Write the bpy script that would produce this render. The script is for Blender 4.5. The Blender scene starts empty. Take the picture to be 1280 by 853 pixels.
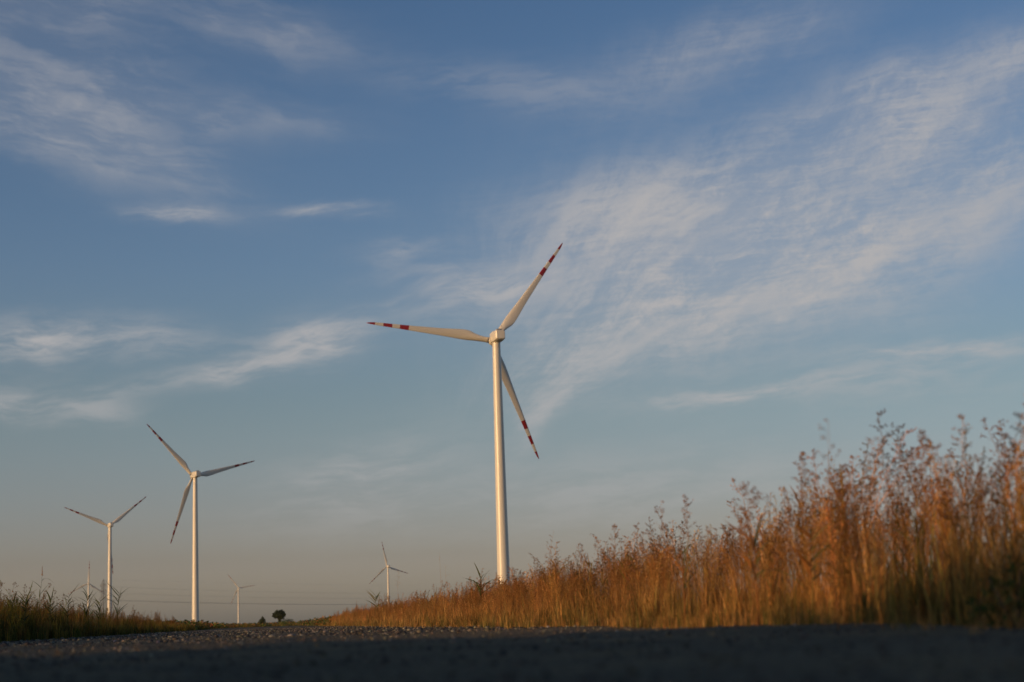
import bpy, math, random
import numpy as np
from mathutils import Matrix, Vector

random.seed(7)
RNG = np.random.default_rng(7)
R = math.radians
scene = bpy.context.scene
COL = scene.collection

# ------------------------------------------------------------------ camera
FPX, PITCH, ROLL, HEAD = 2100.0, R(9.35), R(1.88), R(8.4)
CAM = Vector((0, 0, 0.2))
MROT = Matrix.Rotation(-HEAD, 3, 'Z') @ Matrix.Rotation(math.pi / 2 + PITCH, 3, 'X') @ Matrix.Rotation(-ROLL, 3, 'Z')

def ray(px, py):
    return MROT @ Vector(((px - 640) / FPX, (426.5 - py) / FPX, -1.0))

def azel(px, py):
    d = ray(px, py).normalized()
    return math.degrees(math.atan2(d.x, d.y)), math.degrees(math.asin(d.z))

def at_depth(px, py, y):
    """world point on the plane Y=y seen at that place of the photograph"""
    d = ray(px, py)
    return CAM + d * (y / d.y)

cam_data = bpy.data.cameras.new("camera")
cam = bpy.data.objects.new("camera", cam_data)
COL.objects.link(cam)
cam.matrix_world = Matrix.Translation(CAM) @ MROT.to_4x4()
cam_data.sensor_width = 36.0
cam_data.lens = 36.0 * FPX / 1280.0
cam_data.clip_start = 0.05
cam_data.clip_end = 60000
cam_data.dof.use_dof = True
cam_data.dof.focus_distance = 62.0
cam_data.dof.aperture_fstop = 1.45
scene.camera = cam

# ------------------------------------------------------------------ helpers
def tag(o, label=None, cat=None, group=None, kind=None):
    if label: o["label"] = label
    if cat: o["category"] = cat
    if group: o["group"] = group
    if kind: o["kind"] = kind
    return o

def empty(name, loc, rz=0.0):
    o = bpy.data.objects.new(name, None)
    COL.objects.link(o)
    o.location = loc
    o.rotation_euler = (0, 0, rz)
    o.empty_display_size = 0.2
    return o

def link(name, me, parent=None):
    o = bpy.data.objects.new(name, me)
    COL.objects.link(o)
    if parent: o.parent = parent
    return o

class MB:
    """mesh builder: vertices, faces (any n), material index, optional point colour"""
    def __init__(self):
        self.v, self.f, self.m, self.c = [], [], [], []
    def add(self, vs, fs, mi=0, col=(1, 1, 1)):
        b = len(self.v)
        self.v += [tuple(p) for p in vs]
        self.c += [tuple(col)] * len(vs)
        for f in fs:
            self.f.append(tuple(b + i for i in f)); self.m.append(mi)
    def tube(self, pts, rad, seg=6, mi=0, col=(1, 1, 1), cap=True):
        n = len(pts); vs = []; fs = []
        up = None
        for i, p in enumerate(pts):
            p = Vector(p)
            t = (Vector(pts[min(i + 1, n - 1)]) - Vector(pts[max(i - 1, 0)])).normalized()
            if up is None:
                up = t.orthogonal().normalized()
            up = (up - t * up.dot(t)).normalized()
            w = t.cross(up)
            r = rad[i] if hasattr(rad, '__len__') else rad
            for k in range(seg):
                a = 2 * math.pi * k / seg
                vs.append(p + (up * math.cos(a) + w * math.sin(a)) * r)
        for i in range(n - 1):
            for k in range(seg):
                k2 = (k + 1) % seg
                fs.append((i * seg + k, i * seg + k2, (i + 1) * seg + k2, (i + 1) * seg + k))
        if cap:
            fs.append(tuple(range(seg))[::-1]); fs.append(tuple((n - 1) * seg + k for k in range(seg)))
        self.add(vs, fs, mi, col)
    def lathe(self, prof, seg=32, mi=0, axis='Z'):
        vs = []; fs = []
        for r, z in prof:
            for k in range(seg):
                a = 2 * math.pi * k / seg
                vs.append((r * math.cos(a), r * math.sin(a), z) if axis == 'Z' else (r * math.cos(a), z, r * math.sin(a)))
        n = len(prof)
        for i in range(n - 1):
            for k in range(seg):
                k2 = (k + 1) % seg
                q = (i * seg + k, i * seg + k2, (i + 1) * seg + k2, (i + 1) * seg + k)
                fs.append(q if axis == 'Z' else q[::-1])
        fs.append(tuple(range(seg))[::-1]); fs.append(tuple((n - 1) * seg + k for k in range(seg)))
        self.add(vs, fs, mi)
    def box(self, lo, hi, mi=0):
        x0, y0, z0 = lo; x1, y1, z1 = hi
        vs = [(x0, y0, z0), (x1, y0, z0), (x1, y1, z0), (x0, y1, z0), (x0, y0, z1), (x1, y0, z1), (x1, y1, z1), (x0, y1, z1)]
        self.add(vs, [(0, 3, 2, 1), (4, 5, 6, 7), (0, 1, 5, 4), (1, 2, 6, 5), (2, 3, 7, 6), (3, 0, 4, 7)], mi)
    def mesh(self, name, mats, smooth=True, color=False):
        me = bpy.data.meshes.new(name)
        me.from_pydata(self.v, [], self.f)
        for m in mats: me.materials.append(m)
        me.polygons.foreach_set("material_index", self.m)
        me.polygons.foreach_set("use_smooth", [smooth] * len(self.f))
        if color:
            a = me.color_attributes.new("col", 'FLOAT_COLOR', 'POINT')
            a.data.foreach_set("color", np.c_[np.array(self.c, np.float32), np.ones(len(self.c), np.float32)].ravel())
        me.update()
        return me
    def tris(self):
        """numpy triangles (v, t, c) for merging into ground cover"""
        t = []
        for f in self.f:
            for i in range(1, len(f) - 1): t.append((f[0], f[i], f[i + 1]))
        return np.array(self.v, np.float32), np.array(t, np.int32), np.array(self.c, np.float32)

def sharp(me, ang=35):
    me.set_sharp_from_angle(angle=R(ang)) if hasattr(me, 'set_sharp_from_angle') else None

def merged(name, parts, mats):
    """parts: list of (v, t, c) numpy triples -> ONE object"""
    off = 0; V = []; T = []; C = []
    for v, t, c in parts:
        V.append(v); T.append(t + off); C.append(c); off += len(v)
    V = np.concatenate(V).astype(np.float32); T = np.concatenate(T).astype(np.int32); C = np.concatenate(C).astype(np.float32)
    me = bpy.data.meshes.new(name)
    me.vertices.add(len(V)); me.vertices.foreach_set("co", V.ravel())
    me.loops.add(len(T) * 3); me.loops.foreach_set("vertex_index", T.ravel())
    me.polygons.add(len(T)); me.polygons.foreach_set("loop_start", np.arange(0, len(T) * 3, 3, dtype=np.int32))
    for m in mats: me.materials.append(m)
    a = me.color_attributes.new("col", 'FLOAT_COLOR', 'POINT')
    a.data.foreach_set("color", np.c_[C, np.ones(len(C), np.float32)].ravel())
    me.update(calc_edges=True)
    return link(name, me)

def scatter(protos, pos, scale, rotz, lean, tint):
    """numpy copies of prototype plants; lean = (ax, ay) shear per height; tint = colour multiplier per copy"""
    out = []
    pick = RNG.integers(0, len(protos), len(pos))
    for k, (v, t, c) in enumerate(protos):
        idx = np.nonzero(pick == k)[0]
        if not len(idx): continue
        n = len(idx); nv = len(v)
        ca, sa = np.cos(rotz[idx])[:, None], np.sin(rotz[idx])[:, None]
        s = scale[idx][:, None]
        x = (v[None, :, 0] * ca - v[None, :, 1] * sa) * s
        y = (v[None, :, 0] * sa + v[None, :, 1] * ca) * s
        z = v[None, :, 2] * s
        zz = z * z
        x = x + lean[idx, 0][:, None] * zz + pos[idx, 0][:, None]
        y = y + lean[idx, 1][:, None] * zz + pos[idx, 1][:, None]
        z = z + pos[idx, 2][:, None]
        V = np.stack([x, y, z], -1).reshape(-1, 3)
        T = (t[None] + (np.arange(n) * nv)[:, None, None]).reshape(-1, 3)
        C = (c[None] * tint[idx][:, None, :]).reshape(-1, 3)
        out.append((V, T, C))
    return out

# ------------------------------------------------------------------ materials
def new_mat(name):
    m = bpy.data.materials.new(name); m.use_nodes = True
    nt = m.node_tree
    return m, nt, nt.nodes["Principled BSDF"]

def noise_ramp(nt, scale, stops, detail=6, rough=0.6, coord='Object', vec=None):
    tc = nt.nodes.new("ShaderNodeTexCoord")
    n = nt.nodes.new("ShaderNodeTexNoise"); n.inputs["Scale"].default_value = scale
    n.inputs["Detail"].default_value = detail; n.inputs["Roughness"].default_value = rough
    nt.links.new(tc.outputs[coord] if vec is None else vec, n.inputs["Vector"])
    r = nt.nodes.new("ShaderNodeValToRGB")
    el = r.color_ramp.elements
    while len(el) < len(stops): el.new(0.5)
    for e, (p, c) in zip(el, stops): e.position = p; e.color = (*c, 1)
    nt.links.new(n.outputs["Fac"], r.inputs["Fac"])
    return n, r

def paint_mat(name, col, rough, dirt):
    m, nt, b = new_mat(name)
    tc = nt.nodes.new("ShaderNodeTexCoord")
    mp = nt.nodes.new("ShaderNodeMapping"); mp.inputs["Scale"].default_value = (1.2, 1.2, 0.06)
    nt.links.new(tc.outputs["Object"], mp.inputs["Vector"])
    n, r = noise_ramp(nt, 1.0, [(0.25, tuple(c * dirt for c in col)), (0.6, col)], vec=mp.outputs["Vector"])
    nt.links.new(r.outputs["Color"], b.inputs["Base Color"])
    b.inputs["Roughness"].default_value = rough
    return m

M_WHITE = paint_mat("tower_paint", (0.74, 0.70, 0.60), 0.30, 0.88)
M_BLADE = paint_mat("blade_gelcoat", (0.68, 0.645, 0.56), 0.38, 0.9)
M_RED = paint_mat("red_band_paint", (0.30, 0.016, 0.020), 0.4, 0.85)
M_STEEL = paint_mat("dark_steel", (0.14, 0.14, 0.145), 0.5, 0.7)
M_GALV = paint_mat("galvanised_steel", (0.22, 0.22, 0.22), 0.55, 0.8)

def plant_mat(name, trans=0.3, rough=0.65):
    m = bpy.data.materials.new(name); m.use_nodes = True
    nt = m.node_tree; nt.nodes.clear()
    out = nt.nodes.new("ShaderNodeOutputMaterial")
    at = nt.nodes.new("ShaderNodeAttribute"); at.attribute_name = "col"
    tc = nt.nodes.new("ShaderNodeTexCoord")
    n = nt.nodes.new("ShaderNodeTexNoise"); n.inputs["Scale"].default_value = 9.0; n.inputs["Detail"].default_value = 3
    nt.links.new(tc.outputs["Object"], n.inputs["Vector"])
    hs = nt.nodes.new("ShaderNodeHueSaturation")
    mr = nt.nodes.new("ShaderNodeMapRange"); mr.inputs[1].default_value = 0.3; mr.inputs[2].default_value = 0.7
    mr.inputs[3].default_value = 0.75; mr.inputs[4].default_value = 1.25
    nt.links.new(n.outputs["Fac"], mr.inputs[0]); nt.links.new(mr.outputs[0], hs.inputs["Value"])
    nt.links.new(at.outputs["Color"], hs.inputs["Color"])
    p = nt.nodes.new("ShaderNodeBsdfPrincipled"); p.inputs["Roughness"].default_value = rough
    p.inputs["Specular IOR Level"].default_value = 0.12
    t = nt.nodes.new("ShaderNodeBsdfTranslucent")
    mx = nt.nodes.new("ShaderNodeMixShader"); mx.inputs[0].default_value = trans
    nt.links.new(hs.outputs["Color"], p.inputs["Base Color"]); nt.links.new(hs.outputs["Color"], t.inputs["Color"])
    nt.links.new(p.outputs[0], mx.inputs[1]); nt.links.new(t.outputs[0], mx.inputs[2]); nt.links.new(mx.outputs[0], out.inputs[0])
    return m

M_GRASS = plant_mat("dry_grass_blades", 0.25)
M_LEAF = plant_mat("green_leaf", 0.3, 0.5)
M_BARK = paint_mat("tree_bark", (0.09, 0.065, 0.045), 0.9, 0.6)

def ground_mat():
    m, nt, b = new_mat("field_soil")
    n, r = noise_ramp(nt, 0.35, [(0.3, (0.085, 0.075, 0.03)), (0.5, (0.16, 0.115, 0.05)), (0.7, (0.10, 0.10, 0.035))], 8)
    nt.links.new(r.outputs["Color"], b.inputs["Base Color"])
    b.inputs["Roughness"].default_value = 0.95; b.inputs["Specular IOR Level"].default_value = 0.1
    return m

def road_mat():
    m, nt, b = new_mat("packed_gravel")
    n1, r1 = noise_ramp(nt, 22.0, [(0.3, (0.078, 0.066, 0.042)), (0.5, (0.142, 0.114, 0.07)), (0.72, (0.25, 0.19, 0.11))], 8, 0.7)
    n2, r2 = noise_ramp(nt, 0.7, [(0.3, (0.62, 0.64, 0.66)), (0.5, (0.95, 0.95, 0.95)), (0.7, (1.25, 1.15, 0.98))], 4)
    mx = nt.nodes.new("ShaderNodeMix"); mx.data_type = 'RGBA'; mx.blend_type = 'MULTIPLY'; mx.inputs[0].default_value = 1
    nt.links.new(r1.outputs["Color"], mx.inputs[6]); nt.links.new(r2.outputs["Color"], mx.inputs[7])
    nt.links.new(mx.outputs[2], b.inputs["Base Color"])
    bp = nt.nodes.new("ShaderNodeBump"); bp.inputs["Strength"].default_value = 0.8; bp.inputs["Distance"].default_value = 0.03
    nt.links.new(n1.outputs["Fac"], bp.inputs["Height"]); nt.links.new(bp.outputs["Normal"], b.inputs["Normal"])
    b.inputs["Roughness"].default_value = 0.95; b.inputs["Specular IOR Level"].default_value = 0.15
    return m

M_GROUND, M_ROAD = ground_mat(), road_mat()
M_STONE = plant_mat("loose_stone", 0.0, 0.85)

# ------------------------------------------------------------------ light, sky
SUN_EL, SUN_AZ = R(7.5), R(-118)          # azimuth clockwise from +Y
sun_dir = Vector((math.sin(SUN_AZ) * math.cos(SUN_EL), math.cos(SUN_AZ) * math.cos(SUN_EL), math.sin(SUN_EL)))
sd = bpy.data.lights.new("sun", 'SUN'); sd.energy = 2.6; sd.angle = R(0.53); sd.color = (1.0, 0.585, 0.245)
so = bpy.data.objects.new("sun", sd); COL.objects.link(so)
so.rotation_euler = sun_dir.to_track_quat('Z', 'Y').to_euler()
so.location = (-200, -100, 40)

w = bpy.data.worlds.new("World"); scene.world = w; w.use_nodes = True
nt = w.node_tree; nt.nodes.clear()
def nd(t): return nt.nodes.new(t)
def put(sock, val):
    if hasattr(val, 'is_linked') or hasattr(val, 'links'): nt.links.new(val, sock)
    else: sock.default_value = val
def mth(op, a, b=None, c=None, clamp=False):
    n = nd("ShaderNodeMath"); n.operation = op; n.use_clamp = clamp
    put(n.inputs[0], a)
    if b is not None: put(n.inputs[1], b)
    if c is not None: put(n.inputs[2], c)
    return n.outputs[0]
def comb(x, y, z=0.0):
    n = nd("ShaderNodeCombineXYZ"); put(n.inputs[0], x); put(n.inputs[1], y); put(n.inputs[2], z); return n.outputs[0]
def noise(vec, scale, detail=6, rough=0.55, dist=0.0):
    n = nd("ShaderNodeTexNoise"); put(n.inputs["Vector"], vec); n.inputs["Scale"].default_value = scale
    n.inputs["Detail"].default_value = detail; n.inputs["Roughness"].default_value = rough; n.inputs["Distortion"].default_value = dist
    return n.outputs["Fac"]
def smooth(v, a, b):
    n = nd("ShaderNodeMapRange"); n.interpolation_type = 'SMOOTHERSTEP'
    put(n.inputs[0], v); n.inputs[1].default_value = a; n.inputs[2].default_value = b
    n.inputs[3].default_value = 0; n.inputs[4].default_value = 1; return n.outputs[0]

sky = nd("ShaderNodeTexSky"); sky.sky_type = 'NISHITA'; sky.sun_disc = False
sky.sun_elevation = SUN_EL; sky.sun_rotation = SUN_AZ
sky.altitude = 50; sky.air_density = 1.0; sky.dust_density = 1.6; sky.ozone_density = 1.5

tc = nd("ShaderNodeTexCoord"); sp = nd("ShaderNodeSeparateXYZ")
nt.links.new(tc.outputs["Generated"], sp.inputs[0])
azd = mth('MULTIPLY', mth('ARCTAN2', sp.outputs[0], sp.outputs[1]), 57.29578)
eld = mth('MULTIPLY', mth('ARCSINE', sp.outputs[2]), 57.29578)
P = comb(azd, eld)
# slow warp of the cloud field, degrees
w1 = mth('SUBTRACT', noise(P, 0.22, 3), 0.5); w2 = mth('SUBTRACT', noise(comb(azd, eld, 7.3), 0.22, 3), 0.5)
f1 = mth('SUBTRACT', noise(comb(azd, eld, 3.1), 1.1, 5), 0.5)
wa = mth('ADD', mth('MULTIPLY_ADD', w1, 1.9, azd), mth('MULTIPLY', f1, 0.5))
we = mth('ADD', mth('MULTIPLY_ADD', w2, 1.0, eld), mth('MULTIPLY', f1, 0.26))

def streak(ang, sx, sy, seed, detail=9, rough=0.62):
    c, s = math.cos(R(ang)), math.sin(R(ang))
    u = mth('ADD', mth('MULTIPLY', wa, c * sx), mth('MULTIPLY', we, s * sx))
    v = mth('ADD', mth('MULTIPLY', wa, -s * sy), mth('MULTIPLY', we, c * sy))
    return noise(comb(u, v, seed), 1.0, detail, rough, 0.05)
fa, fe = azel(520, 640)
da, de = mth('SUBTRACT', wa, fa), mth('SUBTRACT', we, fe)
theta = mth('ARCTAN2', de, da); rad_ = mth('SQRT', mth('ADD', mth('MULTIPLY', da, da), mth('MULTIPLY', de, de)))
def fan(sr, st, seed, detail=10, rough=0.66): return noise(comb(mth('MULTIPLY', rad_, sr), mth('MULTIPLY', theta, st), seed), 1.0, detail, rough, 0.0)
patch = smooth(noise(comb(wa, we, 21.0), 0.42, 5, 0.6), 0.36, 0.64)
STREAK = {
    'D': mth('MULTIPLY_ADD', streak(24, 0.3, 2.2, 11.0), 0.6, mth('MULTIPLY', streak(10, 0.6, 1.2, 12.0), 0.4)),
    'A': mth('MULTIPLY_ADD', fan(0.11, 8.0, 1.0), 0.46, mth('MULTIPLY_ADD', streak(5, 0.22, 3.0, 2.0, 10, 0.72), 0.3, mth('MULTIPLY', noise(comb(wa, we, 33.0), 1.6, 9, 0.72), 0.24))),
    'B': mth('MULTIPLY_ADD', streak(-13, 0.2, 0.8, 5.0), 0.6, mth('MULTIPLY', streak(-4, 0.35, 1.7, 6.0), 0.4)),
    'C': mth('MULTIPLY_ADD', streak(6, 0.22, 1.1, 9.0), 0.6, mth('MULTIPLY', streak(2, 0.5, 2.2, 4.0), 0.4)),
}
CLOUDS = {
 'D': [(688, 522, 55, 10, 50, .7), (745, 458, 70, 12, 40, .72), (828, 418, 85, 12, 24, .72), (930, 384, 110, 12, 17, .62), (1060, 332, 120, 13, 22, .55), (1200, 268, 120, 16, 25, .66), (845, 274, 100, 34, 8, .97), (760, 262, 100, 34, 2, .8), (640, 358, 95, 18, 3, .8), (720, 330, 110, 18, 6, .55), (395, 418, 62, 22, 14, .9), (350, 446, 70, 12, 14, .7), (300, 455, 80, 11, 10, .6), (600, 360, 70, 16, 2, .6)],
 'A': [(820, 275, 190, 80, 6, .97), (1000, 320, 330, 120, 20, .85), (745, 430, 150, 46, 30, .55), (890, 370, 190, 50, 24, .62),
       (1130, 295, 240, 52, 22, .75), (690, 515, 60, 20, 46, .75), (1080, 190, 300, 62, 20, .68), (1170, 95, 230, 44, 16, .68),
       (890, 62, 200, 46, 20, .6), (860, 340, 260, 80, 15, .6)],
 'B': [(110, 175, 200, 52, -20, .7), (150, 192, 130, 24, -14, .5), (80, 105, 210, 70, -10, .62), (60, 12, 170, 34, 0, .6), (340, 38, 130, 40, -12, .6),
       (300, 145, 160, 24, -6, .55)],
 'C': [(600, 362, 120, 40, 4, .8), (222, 266, 62, 12, -1, .84), (408, 262, 68, 10, -2, .84), (388, 424, 80, 32, 12, .97),
       (300, 462, 95, 15, 10, .72), (40, 426, 110, 30, 4, .9), (190, 428, 90, 28, 0, .6), (140, 490, 170, 13, 6, .4), (30, 508, 80, 24, 0, .75),
       (1180, 440, 170, 15, 4, .85), (920, 494, 180, 13, 7, .8), (1120, 480, 200, 30, 4, .45), (450, 595, 120, 50, 20, .5), (650, 112, 200, 34, -5, .36),
       (780, 615, 420, 60, 4, .42), (120, 515, 60, 18, 0, .5), (500, 315, 60, 22, 8, .45), (1100, 395, 90, 22, 0, .4)],
}
total = None
for g, lst in CLOUDS.items():
    msum = None
    for (cx, cy, a, b, ang, s) in lst:
        a0, e0 = azel(cx, cy)
        ca, sa = math.cos(R(ang)), math.sin(R(ang))
        a1, e1 = azel(cx + a * ca, cy - a * sa)
        ux, uy = a1 - a0, e1 - e0
        L = math.hypot(ux, uy); ux /= L; uy /= L
        B = b / FPX * 57.3
        dx, dy = mth('SUBTRACT', wa, a0), mth('SUBTRACT', we, e0)
        p = mth('DIVIDE', mth('ADD', mth('MULTIPLY', dx, ux), mth('MULTIPLY', dy, uy)), L)
        q = mth('DIVIDE', mth('ADD', mth('MULTIPLY', dx, -uy), mth('MULTIPLY', dy, ux)), B)
        r2 = mth('ADD', mth('MULTIPLY', p, p), mth('MULTIPLY', q, q))
        k = mth('MULTIPLY', mth('EXPONENT', mth('MULTIPLY', r2, -1.1)), s)
        msum = k if msum is None else mth('MAXIMUM', msum, k) if False else mth('SUBTRACT', mth('ADD', msum, k), mth('MULTIPLY', msum, k))
    # density: a soft veil carrying fibres
    fib = mth('MULTIPLY', smooth(STREAK[g], 0.38, 0.64), mth('MULTIPLY_ADD', patch, 0.4, 0.6) if g in 'AB' else 1.0)
    d = mth('MULTIPLY', mth('POWER', msum, 1.35), mth('MULTIPLY_ADD', fib, {'A': .74, 'B': .6, 'C': .95, 'D': .85}[g], {'A': .31, 'B': .24, 'C': .16, 'D': .2}[g]))
    if g == 'A': d = mth('MULTIPLY', d, 1.22, clamp=True)
    total = d if total is None else mth('SUBTRACT', mth('ADD', total, d), mth('MULTIPLY', total, d))
CLOUD_COL = (4.5, 4.35, 4.35)
dens = mth('MULTIPLY', total, 0.92, clamp=True)
# the blue of the evening sky turns to a dusty mauve towards the horizon
ramp = nd("ShaderNodeValToRGB"); nt.links.new(mth('DIVIDE', eld, 30.0, clamp=True), ramp.inputs[0])
ramp.color_ramp.interpolation = "CARDINAL"; els = ramp.color_ramp.elements
GR = [(0.0, (1.72, 1.86, 3.1)), (0.027, (1.6, 1.68, 2.75)), (0.075, (1.22, 1.18, 1.82)), (0.22, (1.0, 1.01, 1.23)), (0.41, (.87, .97, 1.24)), (0.68, (.69, .86, 1.16)), (1.0, (.58, .8, 1.1))]
while len(els) < len(GR): els.new(0.5)
for e, (p, c) in zip(els, GR): e.position = p; e.color = tuple(v / 4 for v in c) + (1,)
grade = nd("ShaderNodeMix"); grade.data_type = 'RGBA'; grade.blend_type = 'MULTIPLY'; grade.inputs[0].default_value = 1
nt.links.new(sky.outputs[0], grade.inputs[6]); nt.links.new(ramp.outputs[0], grade.inputs[7])
gain = nd("ShaderNodeMix"); gain.data_type = 'RGBA'; gain.blend_type = 'MULTIPLY'; gain.inputs[0].default_value = 1
nt.links.new(grade.outputs[2], gain.inputs[6]); gain.inputs[7].default_value = (4, 4, 4, 1)
mixc = nd("ShaderNodeMix"); mixc.data_type = 'RGBA'
nt.links.new(dens, mixc.inputs[0]); nt.links.new(gain.outputs[2], mixc.inputs[6]); mixc.inputs[7].default_value = (*CLOUD_COL, 1)
bg = nd("ShaderNodeBackground"); bg.inputs["Strength"].default_value = 0.1
nt.links.new(mixc.outputs[2], bg.inputs["Color"])
wo = nd("ShaderNodeOutputWorld"); nt.links.new(bg.outputs[0], wo.inputs[0])

scene.view_settings.view_transform = 'Standard'
scene.view_settings.look = 'None'
scene.view_settings.exposure = 0.0
scene.view_settings.gamma = 1.0
scene.cycles.use_denoising = True
scene.cycles.max_bounces = 6
scene.cycles.transparent_max_bounces = 8

# ------------------------------------------------------------------ ground and road
def gz(x, y):
    """relief of the plain close to the camera"""
    x = np.asarray(x, float); y = np.asarray(y, float)
    z = 0.022 * np.sin(x * 1.7 + 0.6) * np.sin(y * 0.55 + 1.0) + 0.012 * np.sin(x * 3.9 + y * 2.3) + 0.03 * np.exp(-((y - 15 - 1.2 * np.sin(x * .8)) / 3.0) ** 2)
    z = z * np.exp(-(np.abs(y) / 60.0) ** 2)
    return z

def grid_mesh(name, xs, ys, zfun, mat, dz=0.0):
    X, Y = np.meshgrid(xs, ys)
    Z = zfun(X, Y) + dz
    V = np.stack([X, Y, Z], -1).reshape(-1, 3)
    nx = len(xs); i = np.arange(len(ys) - 1)[:, None] * nx + np.arange(nx - 1)[None]
    F = np.stack([i, i + 1, i + nx + 1, i + nx], -1).reshape(-1, 4)
    me = bpy.data.meshes.new(name); me.from_pydata(V.tolist(), [], F.tolist())
    me.materials.append(mat); me.polygons.foreach_set("use_smooth", [True] * len(F)); me.update()
    return link(name, me)

near_x = np.arange(-14, 14.01, 0.25); far = np.array([20, 40, 90, 200, 500, 1500, 5000, 15000, 40000.])
gx = np.concatenate([-far[::-1], near_x, far])
near_y = np.arange(-14, 60.01, 0.25)
gy = np.concatenate([-far[::-1], near_y, [70, 90, 120, 200, 500, 1500, 5000, 15000, 40000.]])
tag(grid_mesh("ground", gx, gy, gz, M_GROUND), kind="structure")
XL, XR = -6.7, 5.0
rx = np.concatenate([[XL], np.arange(-6.5, 5.0, 0.1), [XR]])
ry = np.concatenate([np.arange(-6, 40, 0.1), np.arange(40, 900, 4.0)])
def rz(X, Y):
    n = 0.006 * np.sin(X * 9.1 + Y * 4.7) * np.sin(Y * 7.3 - X * 3.1) + 0.004 * np.sin(X * 17 + Y * 13)
    edge = np.clip(np.minimum(X - XL, XR - X) / 0.6, 0, 1)
    fade = np.exp(-(np.abs(Y) / 60.0) ** 2)
    return gz(X, Y) + (np.abs(n) + 0.012) * edge * fade
tag(grid_mesh("road", rx, ry, rz, M_ROAD, 0.004), kind="structure")

# loose gravel: unnumbered stones on the road
def stone_proto():
    b = MB(); import bmesh
    bm = bmesh.new(); bmesh.ops.create_icosphere(bm, subdivisions=1, radius=0.5)
    for v in bm.verts:
        v.co *= random.uniform(0.7, 1.15); v.co.z *= 0.62
    bm.verts.index_update()
    b.add([v.co + Vector((0, 0, 0.18)) for v in bm.verts], [[v.index for v in f.verts] for f in bm.faces]); bm.free()
    return b.tris()
SP = [stone_proto() for _ in range(8)]
def stones(n, y0, y1, smin, smax, pw):
    y = y0 + (y1 - y0) * RNG.random(n) ** 1.3
    x = RNG.uniform(XL + 0.1, XR - 0.05, n)
    s = smin + (smax - smin) * RNG.random(n) ** pw
    z = rz(x, y) + 0.004 - s * 0.1
    t = (0.05 + np.where(y < 12, 0.10, 0.28) * RNG.random(n) ** 2.4)[:, None] * (np.array([1.0, 0.87, 0.66]) + RNG.normal(0, 0.05, (n, 3)))
    return scatter(SP, np.c_[x, y, z], s, RNG.uniform(0, 6.28, n), np.zeros((n, 2)), np.clip(t, 0.05, 0.5))
gp = stones(20000, 3, 30, 0.01, 0.045, 3.5) + stones(9000, 25, 120, 0.025, 0.12, 3.5)
o = merged("gravel", gp, [M_STONE]); tag(o, kind="stuff")

# ------------------------------------------------------------------ plants: prototypes
DRY = np.array((0.50, 0.245, 0.07)); DRYL = np.array((0.60, 0.36, 0.13)); SEED = np.array((0.33, 0.155, 0.05))
OLIVE = np.array((0.17, 0.15, 0.045)); GREEN = np.array((0.075, 0.105, 0.028)); RUST = np.array((0.38, 0.155, 0.045))

def ribbon(b, pts, wid, side, col, col2=None):
    n = len(pts); vs = []; cs = []
    for i, p in enumerate(pts):
        f = i / (n - 1)
        wv = wid * (1 - f) ** 0.7 * min(1, 0.5 + 2.2 * f) if i < n - 1 else wid * 0.03
        vs += [Vector(p) - side * wv, Vector(p) + side * wv]
        c = tuple(np.array(col) * (1 - f) + np.array(col if col2 is None else col2) * f)
        cs += [c, c]
    base = len(b.v)
    b.v += [tuple(v) for v in vs]; b.c += cs
    for i in range(n - 1):
        b.f.append((base + 2 * i, base + 2 * i + 1, base + 2 * i + 3, base + 2 * i + 2)); b.m.append(0)

def spikelet(b, p, d, ln, wd, col):
    d = d.normalized(); u = d.orthogonal().normalized(); w_ = d.cross(u)
    m = p + d * ln * 0.45
    vs = [p] + [m + (u * math.cos(a) + w_ * math.sin(a)) * wd for a in (0, 2.09, 4.19)] + [p + d * ln]
    b.add(vs, [(0, 2, 1), (0, 3, 2), (0, 1, 3), (4, 1, 2), (4, 2, 3), (4, 3, 1)], 0, col)

def curve_pts(h, lx, ly, n, wob=0.012):
    return [Vector((lx * (i / n) ** 1.8 + random.gauss(0, wob) * (i > 0), ly * (i / n) ** 1.8 + random.gauss(0, wob) * (i > 0), h * i / n)) for i in range(n + 1)]

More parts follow.
